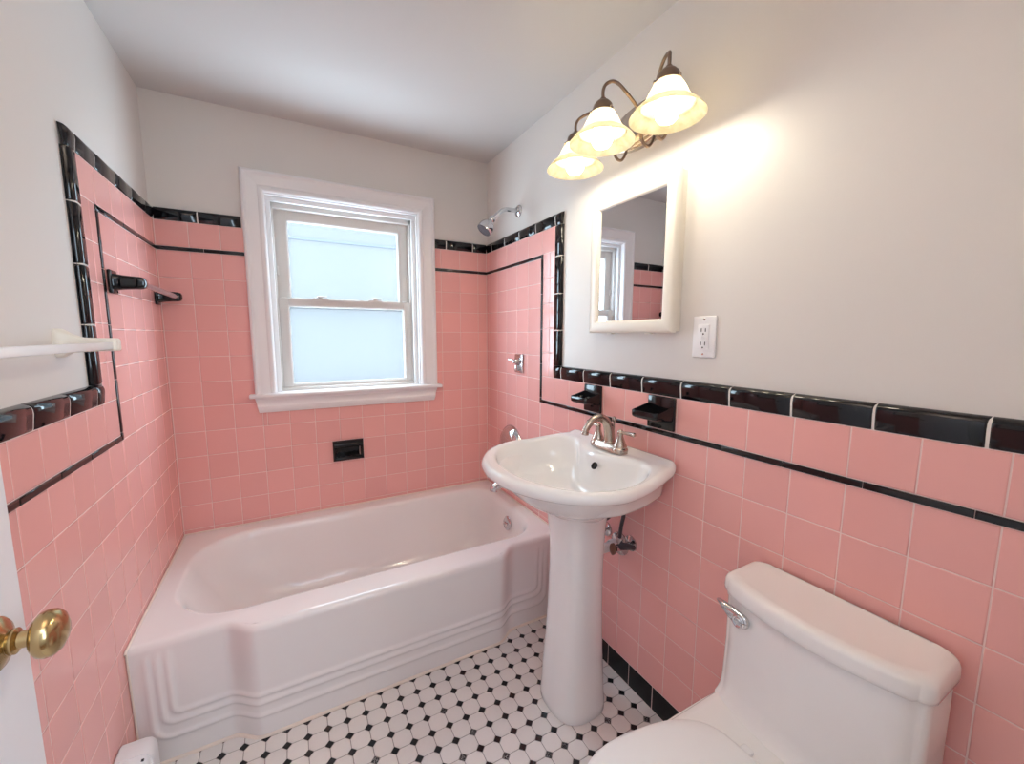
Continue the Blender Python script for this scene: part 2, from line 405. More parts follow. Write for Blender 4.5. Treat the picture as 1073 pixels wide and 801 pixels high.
def sash(name, x0, x1, z0, z1, y, bl, br, bb, bt):
    mb = MB(); th = .026
    mb.box((x0, y, z0), (x0+bl, y+th, z1), .003, 2); mb.box((x1-br, y, z0), (x1, y+th, z1), .003, 2)
    mb.box((x0+bl-.002, y+.0008, z0), (x1-br+.002, y+th-.0008, z0+bb), .003, 2); mb.box((x0+bl-.002, y+.0008, z1-bt), (x1-br+.002, y+th-.0008, z1), .003, 2)
    i = .004    # glazing bead
    gx0, gx1, gz0, gz1 = x0+bl, x1-br, z0+bb, z1-bt
    for lo, hi in (((gx0-i, y+.006, gz0), (gx0+i, y+.018, gz1)), ((gx1-i, y+.006, gz0), (gx1+i, y+.018, gz1)), ((gx0, y+.006, gz0-i), (gx1, y+.018, gz0+i)), ((gx0, y+.006, gz1-i), (gx1, y+.018, gz1+i))): mb.box(lo, hi, .001, 1)
    o = mb.build(name, M['vinyl'], win, weld=False)
    g = MB(); g.box((gx0-.003, y+.010, gz0-.003), (gx1+.003, y+.0145, gz1+.003)); g.build('pane', M['glass'], o)
    return o
sash('upper_sash', .4165, 1.0435, 1.405, 1.8515, .086, .0555, .0525, .04, .046)
lo_s = sash('lower_sash', .420, 1.042, 1.012, 1.443, .056, .040, .036, .020, .036)
for x in (.60, .86):   # sash locks on the meeting rail
    mb = MB(); mb.box((x-.034, .058, 1.443), (x+.034, .080, 1.449), .002, 2)
    mb.lathe([(.014, 0), (.014, .006), (.010, .010), (.0, .011)], (x, .069, 1.449), (0, 0, 1), 16, cap0=True)
    mb.box((x-.012, .050, 1.452), (x+.030, .058, 1.457), .002, 2); mb.box((x-.006, .052, 1.450), (x+.006, .070, 1.457), .002, 1)
    mb.build('sash_lock', M['vinyl'], lo_s, weld=False)
for x in (.44, 1.02):
    mb = MB(); mb.box((x-.014, .057, 1.443), (x+.014, .08, 1.448), .002, 1); mb.build('tilt_latch', M['vinyl'], lo_s, weld=False)
mb = MB()   # stool with rounded nose
mb.box((.281, -.046, .985), (1.181, .0, 1.003), .006, 3); mb.box((.376, -.002, .985), (1.084, .06, 1.003), .001, 1)
mb.build('window_stool', M['trim'], win, weld=False)
mb = MB()   # moulded apron with returned ends
ap = [(.985, .030), (.974, .029), (.968, .022), (.955, .019), (.948, .019), (.944, .022), (.936, .0215), (.926, .016), (.918, .012), (.914, .009), (.914, -.008), (.985, -.008)]
cut = lambda z: .012*sstep(.985, .914, z)
A = [fb(.303+.012*(1-(z-.914)/.071), z, d) for z, d in ap]; B = [fb(1.155-.012*(1-(z-.914)/.071), z, d) for z, d in ap]
mb.rings([A, B], closed=True, smooth=False, cap0=True, cap1=True); mb.build('window_apron', M['trim'], win, weld=False)
# what lies outside: an assumed neighbouring house side, sized and darkened to block bright sky
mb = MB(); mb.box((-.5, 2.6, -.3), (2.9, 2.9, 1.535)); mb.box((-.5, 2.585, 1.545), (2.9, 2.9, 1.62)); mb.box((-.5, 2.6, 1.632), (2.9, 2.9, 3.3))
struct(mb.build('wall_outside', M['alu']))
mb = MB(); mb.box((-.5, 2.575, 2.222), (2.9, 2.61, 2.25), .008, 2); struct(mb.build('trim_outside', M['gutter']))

# ------------------------------------------------------------------ bathtub
def tub():
    t = thing('bathtub', 'white enamelled built-in bathtub with stepped, ribbed apron under the window', 'bathtub', (W/2, -.4, 0))
    mb = MB(); NX = 120; ZT = .395
    step = lambda x: sstep(.225, .315, x)*(1-sstep(1.145, 1.24, x))
    def front(x, z):
        k = z/ZT; base = -.742-.016*k; mid = -.790-.026*k
        y = base+(mid-base)*step(x)
        # three parallel beads following a U
        h = 0; xx = x if x < W/2 else W-x-.03
        for a0, b0, rr in ((.089, .155, .022), (.064, .126, .032), (.040, .0805, .045)):
            qx, qz = a0+rr-xx, b0+rr-z
            sd = math.hypot(qx, qz)-rr if qx > 0 and qz > 0 else max(qx, qz)-rr
            h = max(h, math.exp(-(sd/.0072)**2))
        fade = 1-sstep(.335, .372, z)
        return y-.0055*h*fade
    xs = [.001+(W-.002)*i/(NX*2) for i in range(NX*2+1)]
    zs = [0, .015]+[.03+.31*i/64 for i in range(65)]+[.35, .36, .368, .376]
    R = [[(x, front(x, z), z) for x in xs] for z in zs]
    # rolled rim
    for a in range(1, 9):
        q = a/8*PI/2; r = .019
        R.append([(x, front(x, .376)+r*(1-math.cos(q)), .376+r*math.sin(q)) for x in xs])
    mb.rings(R, closed=False)
    # rim and bowl: rings with one point per column, front / right / back / left
    def ring(fr, bk, lf, rt, rad, z, n=64, st=0, tilt=0):
        """closed loop; rad = corner radii (front-left, front-right, back-right, back-left)"""
        pts = []
        def arc(cx, cy, r, a0, a1, m): return [(cx+r*math.cos(a0+(a1-a0)*i/m), cy+r*math.sin(a0+(a1-a0)*i/m)) for i in range(m)]
        fl, frr, br, bl = rad
        segs = []
        m = 18
        def line(p, q, k): return [(p[0]+(q[0]-p[0])*i/k, p[1]+(q[1]-p[1])*i/k) for i in range(k)]
        segs += line((lf+fl, fr), (rt-frr, fr), n); segs += arc(rt-frr, fr+frr, frr, -PI/2, 0, m)
        segs += line((rt, fr+frr), (rt, bk-br), 20); segs += arc(rt-br, bk-br, br, 0, PI/2, m)
        segs += line((rt-br, bk), (lf+bl, bk), n); segs += arc(lf+bl, bk-bl, bl, PI/2, PI, m)
        segs += line((lf, bk-bl), (lf, fr+fl), 20); segs += arc(lf+fl, fr+fl, fl, PI, PI*1.5, m)
        return [(x, y, z) for x, y in segs]
    def outer(z):
        r = ring(-.80, -.0012, .0012, W-.0012, (.0015,)*4, z)
        return [(x, front(x, .376)+.019 if y < -.6 and abs(y+.80) < .02 else y, z) for x, y, zz in r]
    O = outer(ZT)
    O = [(x, (max(y, front(min(max(x, .001), W-.001), .376)+.019)), z) for x, y, z in O]
    Rr = [O,
          ring(-.700, -.068, .058, W-.050, (.22, .16, .14, .22), ZT+.001),
          ring(-.692, -.076, .066, W-.058, (.21, .155, .135, .215), ZT-.002),
          ring(-.684, -.084, .075, W-.066, (.205, .15, .13, .21), ZT-.012),
          ring(-.676, -.092, .088, W-.073, (.20, .15, .13, .205), ZT-.035),
          ring(-.668, -.098, .115, W-.080, (.19, .145, .125, .20), ZT-.09),
          ring(-.655, -.108, .165, W-.090, (.18, .14, .12, .19), ZT-.18),
          ring(-.640, -.122, .225, W-.102, (.17, .13, .115, .18), ZT-.26),
          ring(-.610, -.150, .285, W-.130, (.15, .11, .10, .16), ZT-.312),
          ring(-.560, -.200, .350, W-.190, (.12, .09, .08, .13), ZT-.333),
          ring(-.420, -.340, .600, W-.500, (.03, .03, .03, .03), ZT-.338)]
    mb.rings(Rr, cap1=True)
    body = mb.build('tub_body', M['enamel'], t, angle=60)
    # overflow plate and drain
    ov = MB(); o = Vector((1.386, -.42, .315)); ax = Vector((-1, 0, .12)).normalized()
    ov.lathe([(.0, .0), (.036, 0), (.036, .003), (.031, .008), (.012, .010), (0, .010)], o, ax, 28)
    ov.box((-.004, -.018, -.004), (.004, .018, .004), .002, 2, mat=Matrix.Translation(o+ax*.013))
    ov.tube([o+ax*.010, o+ax*.026], [.005, .004], 10)
    ov.build('overflow_plate', M['chrome'], t)
    dr = MB(); dr.lathe([(.0, .006), (.018, .005), (.030, .002), (.034, -.003)], (1.22, -.40, .060), (0, 0, 1), 24); dr.build('drain', M['chrome'], t)
    # caulk line along walls and floor
    ck = MB()
    ck.tube([(.004, -.770, .392), (.004, -.76, .396), (.004, -.004, .397)], .0034, 8); ck.tube([(.004, -.004, .397), (W-.004, -.004, .397)], .0034, 8); ck.tube([(W-.004, -.004, .397), (W-.004, -.76, .396)], .0034, 8)
    ck.tube([(.003, front(.001, z)-.001, z) for z in (.0, .1, .2, .3, .37, .388)], .0026, 8)
    ck.tube([(x, front(x, 0)-.002, .001) for x in xs[2:-2:3]], .0065, 8)
    ck.build('caulk_bead', M['caulk'], t)
tub()

# ------------------------------------------------------------------ bath fittings on the right wall
t = thing('wall_shower', 'chrome shower head on a bent arm, high on the right wall above the tub', 'shower head', (W, -.35, 1.877))
mb = MB(); mb.lathe([(.030, 0), (.030, .003), (.025, .009), (.012, .012), (.011, .016)], (W+PL, -.35, 1.877), (-1, 0, 0), 28, cap0=True); mb.build('wall_flange', M['chrome'], t)
mb = MB(); mb.tube(catmull([(W+.01, -.35, 1.877), (W-.03, -.35, 1.877), (W-.065, -.35, 1.874), (W-.095, -.35, 1.856), (W-.135, -.35, 1.816)], 6), .0105, 14); mb.build('shower_arm', M['chrome'], t)
ax = Vector((-.62, 0, -.78)).normalized(); o = Vector((W-.128, -.35, 1.826))
mb = MB(); mb.lathe([(.0, 0), (.015, 0), (.016, .012), (.013, .020), (.020, .026), (.031, .040), (.037, .056), (.038, .072), (.036, .080)], o, ax, 28); mb.build('spray_head', M['chrome'], t)
mb = MB(); mb.lathe([(.036, .079), (.034, .082), (0, .083)], o, ax, 28)
for r, n in ((.012, 6), (.022, 12), (.029, 18)):
    for k in range(n):
        a = ax.cross(Vector((0, 1, 0))).normalized(); q = 2*PI*k/n
        mb.lathe([(.0016, 0), (.001, .003), (0, .003)], o+ax*.081+(a*math.cos(q)+Vector((0, 1, 0))*math.sin(q))*r, ax, 6)
mb.build('spray_face', M['rubber'], t)
t = thing('shower_diverter', 'small chrome lever on a rectangular plate, on the pink wall above the tub', 'shower valve', (W, -.392, 1.13))
mb = MB(); mb.box((W-.010, -.430, 1.083), (W-.001, -.352, 1.177), .006, 3); mb.build('wall_plate', M['chrome'], t)
mb = MB(); mb.lathe([(.017, 0), (.016, .012), (.012, .020), (.009, .034), (0, .036)], (W-.010, -.392, 1.140), (-1, 0, 0), 20)
mb.tube(catmull([(W-.038, -.392, 1.142), (W-.042, -.380, 1.147), (W-.045, -.365, 1.149), (W-.046, -.354, 1.149)], 5), [.006]*10+[.007]*6, 10); mb.build('lever', M['chrome'], t)
mb = MB(); mb.box((W-.030, -.400, 1.092), (W-.009, -.384, 1.122), .004, 2); mb.build('lower_stop', M['chrome'], t)
t = thing('tub_control_valve', 'round chrome tub control plate just above the sink rim', 'tub valve', (W, -.305, .70))
mb = MB(); mb.lathe([(.112, 0), (.112, .005), (.107, .014), (.090, .030), (.060, .042), (.034, .047), (.030, .054), (0, .055)], (W-.0005, -.312, .685), (-1, 0, 0), 40, cap0=True); mb.build('escutcheon', M['chrome'], t)
mb = MB(); mb.lathe([(.026, .046), (.025, .070), (.020, .078), (0, .080)], (W, -.312, .685), (-1, 0, 0), 24)
mb.tube([(W-.066, -.312, .685), (W-.072, -.350, .700), (W-.072, -.372, .706)], [.012, .009, .008], 12); mb.build('valve_handle', M['chrome'], t)
t = thing('tub_spout', 'chrome tub spout whose tip shows below the left edge of the sink', 'spout', (W, -.345, .5))
mb = MB(); mb.lathe([(.032, 0), (.032, .006), (.027, .010)], (W-.0005, -.352, .505), (-1, 0, 0), 24, cap0=True)
mb.tube(catmull([(W-.006, -.352, .505), (W-.06, -.352, .505), (W-.10, -.352, .502), (W-.125, -.352, .490), (W-.132, -.352, .470)], 5), [.024]*8+[.023]*5+[.021]*4+[.019]*4, 20); mb.build('spout_body', M['chrome'], t)
mb = MB(); mb.lathe([(.005, 0), (.005, .012), (.009, .016), (.009, .024), (0, .026)], (W-.105, -.352, .520), (0, 0, 1), 14); mb.build('diverter_knob', M['chrome'], t)

# ------------------------------------------------------------------ ceramic dishes
def tray_dish(label, y0, y1, tr, cup, d):
    t = thing('soap_dish', label, 'soap dish', (W, (y0+y1)/2, 1.035), group='black ceramic wall dishes above the sink')
    z0, z1 = .979, 1.083
    mb = MB(); mb.box((W-.010, y0, z0), (W-.0005, y1, z1), .004, 3); mb.build('wall_plate', M['black_cer'], t)
    a, b = y0+.002, y1-.002; xf = W-d; ym = (a+b)/2; tb = MB()
    def rr(x0, x1, ya, yb, r, z, m=6):
        cs = [(x0+r, ya+r, PI), (x1-.001, ya+.001, -1), (x1-.001, yb-.001, -1), (x0+r, yb-r, PI/2)]
        pts = []
        for i, (cx, cy, q) in enumerate(cs):
            if q == -1: pts.append((cx, cy, z))
            elif i == 0: pts += [(cx+r*math.cos(1.5*PI-k/m*PI/2), cy+r*math.sin(1.5*PI-k/m*PI/2), z) for k in range(m+1)][::-1] if False else [(cx+r*math.cos(PI+k/m*PI/2), cy+r*math.sin(PI+k/m*PI/2), z) for k in range(m+1)]
            else: pts += [(cx+r*math.cos(PI/2+k/m*PI/2), cy+r*math.sin(PI/2+k/m*PI/2), z) for k in range(m+1)]
        return pts
    xb = W-.006
    def warp(pts): return [(x, y, z+(.016*sstep(xf+.03, xb, x) if z > 1.03 else -.010*sstep(xf+.02, xb, x) if z < 1.028 else 0)) for x, y, z in pts]
    R = [rr(xf+.008, xb, a+.006, b-.006, .012, 1.018), rr(xf+.001, xb, a+.001, b-.001, .014, 1.023), rr(xf, xb, a, b, .014, 1.029), rr(xf, xb, a, b, .014, 1.040),
         rr(xf+.002, xb, a+.002, b-.002, .013, 1.0425), rr(xf+.005, xb-.001, a+.005, b-.005, .011, 1.0415), rr(xf+.008, xb-.002, a+.008, b-.008, .009, 1.031), rr(xf+.012, xb-.004, a+.012, b-.012, .006, 1.0285)]
    tb.rings([warp(r) for r in R], cap0=True, cap1=True); o = tb.build('dish_tray', M['black_cer'], t, angle=50)
    if cup:       # holes of a tumbler and brush holder: raised ring rims
        for yy in (ym-.022, ym+.022):
            k = MB(); k.lathe([(.012, 0), (.0125, .010), (.010, .013), (.0085, .010), (.008, .002)], (xf+.035, yy, 1.0285), (0, 0, 1), 18); k.build('brush_ring', M['black_cer'], o)
    else:         # drip ridges
        for i in range(4):
            yy = a+.022+i*(b-a-.044)/3
            k = MB(); k.box((xf+.014, yy-.003, 1.027), (xb-.010, yy+.003, 1.0335), .0025, 2); k.build('drip_ridge', M['black_cer'], o)
tray_dish('black ceramic wall tray behind the faucet, farther from the toilet', -1.0145, -.9155, None, True, .082)
tray_dish('black ceramic soap dish with ridged tray, right of the faucet and nearer the toilet', -1.347, -1.241, None, False, .088)
t = thing('recessed_soap_dish', 'black ceramic soap dish set into the pink wall below the window', 'soap dish', (.689, 0, .69))
mb = MB(); NR = [(.0, .002), (.001, .008), (.004, .011), (.010, .0115), (.014, .009), (.0155, .004), (.0158, -.045)]
frame_sweep(mb, fb, (.616, .762, .637, .741), NR+[(.0165, -.046), (.012, -.02), (.010, -.001)], (1, 1, 1, 1)); mb.build('dish_frame', M['black_cer'], t, weld=False)
mb = MB(); mb.box((.630, .040, .650), (.748, .046, .730), .001, 1); mb.box((.630, -.006, .648), (.748, .042, .656), .003, 2); mb.build('dish_pocket', M['black_cer'], t, weld=False)
mb = MB(); mb.rings([[(x, -.010+.0, .735), (x, -.017, .731), (x, -.021, .722), (x, -.020, .712), (x, -.014, .705), (x, -.008, .704), (x, -.004, .71), (x, -.004, .735)] for x in (.622, .628, .750, .756)], cap0=True, cap1=True); mb.build('grab_hood', M['black_cer'], t, angle=50)
for i in range(4):
    mb = MB(); x = .652+i*.025; mb.box((x-.005, -.004, .654), (x+.005, .03, .6605), .003, 2); mb.build('drip_ridge', M['black_cer'], t, weld=False)

# ------------------------------------------------------------------ left wall bars
t = thing('shower_towel_bar', 'dark bar between two black ceramic posts, on the left wall above the tub', 'towel bar', (0, -.32, 1.42))
mb = MB(); mb.tube([(.066, -.535, 1.424), (.066, -.075, 1.420)], .0095, 16); mb.build('bar', M['rod'], t)
for yc, z in ((-.545, 1.424), (-.070, 1.421)):
    mb = MB(); mb.box((.0003, yc-.026, z-.034), (.010, yc+.026, z+.034), .004, 3)
    R = []
    for x, hy, hz in ((.004, .022, .027), (.012, .018, .024), (.03, .016, .021), (.055, .016, .019), (.070, .016, .018), (.079, .013, .015), (.083, .006, .008)):
        R.append([(x, yc+hy*math.copysign(abs(math.cos(q))**.6, math.cos(q)), z+hz*math.copysign(abs(math.sin(q))**.6, math.sin(q))) for q in (2*PI*k/24 for k in range(24))])
    mb.rings(R, cap0=True, cap1=True); mb.build('post', M['black_cer'], t, weld=False)
t = thing('white_towel_bar', 'white square towel bar with ceramic bracket, above the black cap tiles', 'towel bar', (-PL, -1.08, 1.248))
mb = MB(); mb.box((.068, -1.376, 1.237), (.084, -.868, 1.253), .002, 2); mb.build('bar', M['plastic'], t)
for yc in (-.868, -1.371):
    mb = MB(); R = []
    for x, hy, hz in ((-PL, .022, .033), (-.006, .022, .033), (-.001, .019, .030), (.010, .014, .022), (.03, .012, .017), (.055, .0125, .0155), (.078, .0125, .0155), (.090, .012, .015), (.093, .009, .012)):
        R.append([(x, yc+hy*math.copysign(abs(math.cos(q))**.4, math.cos(q)), 1.2475+hz*math.copysign(abs(math.sin(q))**.4, math.sin(q))+.004*(x < .02)) for q in (2*PI*k/32 for k in range(32))])
    mb.rings(R, cap0=True, cap1=True); mb.build('bracket', M['cabinet'], t, angle=50)

# ------------------------------------------------------------------ baseboard heater
t = thing('baseboard_heater', 'white baseboard heater end at the foot of the left wall, in front of the tub', 'heater', (.03, -1.1, 0))
prof = [(.002, .0), (.002, .196), (.006, .201), (.055, .200), (.066, .196), (.073, .187), (.076, .172), (.076, .06), (.066, .05), (.066, .0)]
mb = MB(); ys = [(-1.36, 1), (-.905, 1)]
mb.rings([[(x, y, z) for x, z in prof] for y, s in ys], cap0=True, cap1=True); mb.build('cover', M['heater'], t, angle=35)
mb = MB(); e = [(x*1.04-.0005, z*1.008) for x, z in prof[:-2]]+[(.078, .0)]
mb.rings([[(x, -.915, z) for x, z in e], [(x, -.868, z) for x, z in e], [(.038+(x-.038)*.95, -.860, .1+(z-.1)*.98) for x, z in e]], cap0=True, cap1=True); mb.build('end_cap', M['heater'], t, angle=35)
for i in range(5):
    mb = MB(); y = -.93-.03*i; mb.box((.060, y-.004, .1945), (.0662, y+.004, .1982), .0008, 1); mb.build('vent_slot', M['dark'], t)

# ------------------------------------------------------------------ open door with brass knob
door = struct(bpy.data.objects.new('door_1', None)); C.objects.link(door); door.location = (.1, YF, 0)
mb = MB(); mb.box((.065, -2.190, .012), (.1, -1.387, 2.02), .0015, 1)
mb.build('door_leaf', M['door'], door)
kb = Vector((.1, -1.453, .880))
mb = MB(); mb.lathe([(.034, 0), (.034, .002), (.030, .006), (.020, .010), (.015, .013)], kb, (1, 0, 0), 36, cap0=True); mb.build('rosette', M['brass'], door)
mb = MB(); mb.lathe([(.014, .012), (.016, .015), (.016, .019), (.013, .021), (.0105, .022), (.0105, .032), (.013, .034), (.022, .036), (.0280, .041), (.0300, .047), (.0290, .054), (.024, .060), (.015, .0645), (.006, .0665), (0, .067)], kb, (1, 0, 0), 36); mb.build('door_knob', M['brass'], door)
mb = MB(); mb.box((.075, -1.388, .82), (.09, -1.3862, .94), .0006, 1); mb.build('latch_plate', M['brass'], door)
mb = MB()
for lo, hi in (((.0, YF, 0), (.078, YF+.016, 2.12)), ((DX1-.015, YF, 0), (DX1+.06, YF+.016, 2.12)), ((.078, YF, 2.045), (DX1-.015, YF+.016, 2.12))): mb.box(lo, hi, .003, 2)
struct(mb.build('door_casing', M['trim'], weld=False))

# ------------------------------------------------------------------ medicine cabinet
fr = FR['right']
t = thing('medicine_cabinet', 'white framed mirror cabinet on the right wall below the vanity lights', 'cabinet', (W, -1.15, 1.51))
y0, y1, z0, z1 = -1.338, -.962, 1.280, 1.748
mb = MB(); mb.box((W-.010, y0+.004, z0+.004), (W+PL, y1-.004, z1-.004), .002, 2); mb.build('cabinet_body', M['cabinet'], t)
mb = MB(); pr = [(0, .011), (0, .026), (.003, .031), (.007, .0325), (.034, .0325), (.038, .030), (.041, .026), (.042, .0215), (.042, .011)]
frame_sweep(mb, fr, (y0, y1, z0, z1), pr); dr_ = mb.build('cabinet_door', M['cabinet'], t, weld=False)
mb = MB(); mb.box((W-.0225, y0+.038, z0+.038), (W-.0185, y1-.038, z1-.038)); mb.build('mirror', M['mirror'], dr_)
for yy in (y0+.10, y1-.10):
    mb = MB(); mb.box((W-.022, yy-.012, z0-.004), (W-.006, yy+.012, z0+.003), .001, 1); mb.build('catch', M['cabinet'], t)

# ------------------------------------------------------------------ outlet
t = thing('wall_outlet', 'white electrical outlet plate on the plain wall beside the mirror cabinet', 'outlet', (W+PL, -1.419, 1.268))
XO = W+PL
mb = MB(); mb.box((XO-.006, -1.455, 1.210), (XO+.001, -1.383, 1.326), .003, 3); mb.build('cover_plate', M['plastic'], t)
mb = MB(); mb.box((XO-.0085, -1.436, 1.234), (XO-.005, -1.402, 1.302), .001, 2); rc = mb.build('receptacle', M['plastic'], t)
for zc in (1.287, 1.249):
    mb = MB()
    for yy in (-1.4125, -1.4255): mb.box((XO-.0088, yy-.0012, zc-.005), (XO-.0080, yy+.0012, zc+.005), 0)
    mb.lathe([(.0024, 0), (.0024, .0007), (0, .0007)], (XO-.0081, -1.419, zc-.011), (-1, 0, 0), 12); mb.build('slots', M['dark'], rc, weld=False)
mb = MB(); mb.box((XO-.0095, -1.4265, 1.265), (XO-.008, -1.4205, 1.271), .0004, 1); mb.box((XO-.0095, -1.4175, 1.265), (XO-.008, -1.4115, 1.271), .0004, 1); mb.build('test_button', M['plastic'], rc, weld=False)
for zc in (1.3165, 1.2195):
    mb = MB(); mb.lathe([(.003, 0), (.0028, .001), (0, .0012)], (XO-.006, -1.419, zc), (-1, 0, 0), 12); mb.build('screw', M['nickel'], t)

# ------------------------------------------------------------------ vanity light
def vanity():
    t = thing('vanity_light', 'three-arm vanity light with alabaster bell shades above the mirror cabinet', 'wall light', (W+PL, -1.195, 1.937))
    mb = MB(); yc, zc = -1.165, 1.935; R = []
    for k, d in ((1, -PL), (1, .0), (.985, .004), (.93, .006), (.90, .0055), (.87, .009), (.80, .0115), (.77, .011), (.74, .015), (.55, .020), (.3, .0215), (.02, .022)):
        a, b_ = .165-.067*(1-k), .067*k
        a = .165*k if k < .5 else a
        R.append([(W-d, yc+a*math.cos(q), zc+b_*math.sin(q)) for q in (2*PI*i/72 for i in range(72))])
    mb.rings(R, cap1=True); mb.build('back_plate', M['nickel'], t, angle=30)
    for xs, ys, ym in ((W-.15, -1.394, -1.285), (W-.20, -1.207, -1.235), (W-.15, -1.016, -1.120)):
        dy = ym-ys; zt = 1.950
        L = lambda k: ys+dy*k
        path = catmull([(xs, ys, zt-.016), (xs, ys, zt+.010), (xs+.010, L(.10), zt+.028), (xs+.030, L(.42), zt+.034), (xs+.055, L(.80), zt+.016), (W-.088, L(.97), 1.920), (W-.082, L(1.0), 1.870), (W-.068, L(1.0), 1.838), (W-.046, ym, 1.832), (W-.028, ym, 1.854), (W-.016, ym, 1.895)], 7)
        mb = MB(); mb.tube(path, .0046, 12); mb.lathe([(.012, 0), (.011, .004), (.007, .008)], (W-.012, ym, 1.893), (-.5, 0, -1), 14); arm = mb.build('arm', M['dark_nickel'], t, weld=False)
        mb = MB(); mb.lathe([(.0, .041), (.008, .040), (.010, .035), (.018, .031), (.026, .022), (.030, .010), (.0315, .005), (.0315, 0), (.029, -.002), (.027, .004), (0, .006)], (xs, ys, 1.898), (0, 0, 1), 32); cup = mb.build('socket_cup', M['dark_nickel'], t)
        for k in range(3):
            s_ = MB(); q = 2*PI*k/3+.5; s_.lathe([(.003, 0), (.0045, .004), (.0045, .007), (0, .008)], (xs+.030*math.cos(q), ys+.030*math.sin(q), 1.9015), (math.cos(q), math.sin(q), 0), 10); s_.build('thumb_screw', M['nickel'], cup)
        out = [(.027, 1.906), (.031, 1.901), (.037, 1.893), (.0435, 1.882), (.050, 1.869), (.057, 1.856), (.063, 1.8475), (.0655, 1.8455), (.068, 1.845), (.077, 1.838), (.086, 1.829), (.0905, 1.822)]
        lip = [(.0905, 1.822), (.0922, 1.8208), (.0930, 1.8190)]
        mb = MB(); mb.lathe(out+lip[1:], (xs, ys, 0), (0, 0, 1), 56)
        mb.lathe([(.0655, 1.8468), (.0672, 1.8458), (.0668, 1.8443), (.0652, 1.8446)], (xs, ys, 0), (0, 0, 1), 56); mb.build('lamp_shade', M['shade'], t, angle=60)
        mb = MB(); mb.lathe([(.013, 1.902), (.014, 1.882), (.017, 1.873), (.0235, 1.859), (.0285, 1.843), (.0295, 1.832), (.027, 1.819), (.020, 1.8095), (.010, 1.805), (0, 1.804)], (xs, ys, 0), (0, 0, 1), 28, cap0=True); mb.build('bulb', M['bulb'], t)
vanity()

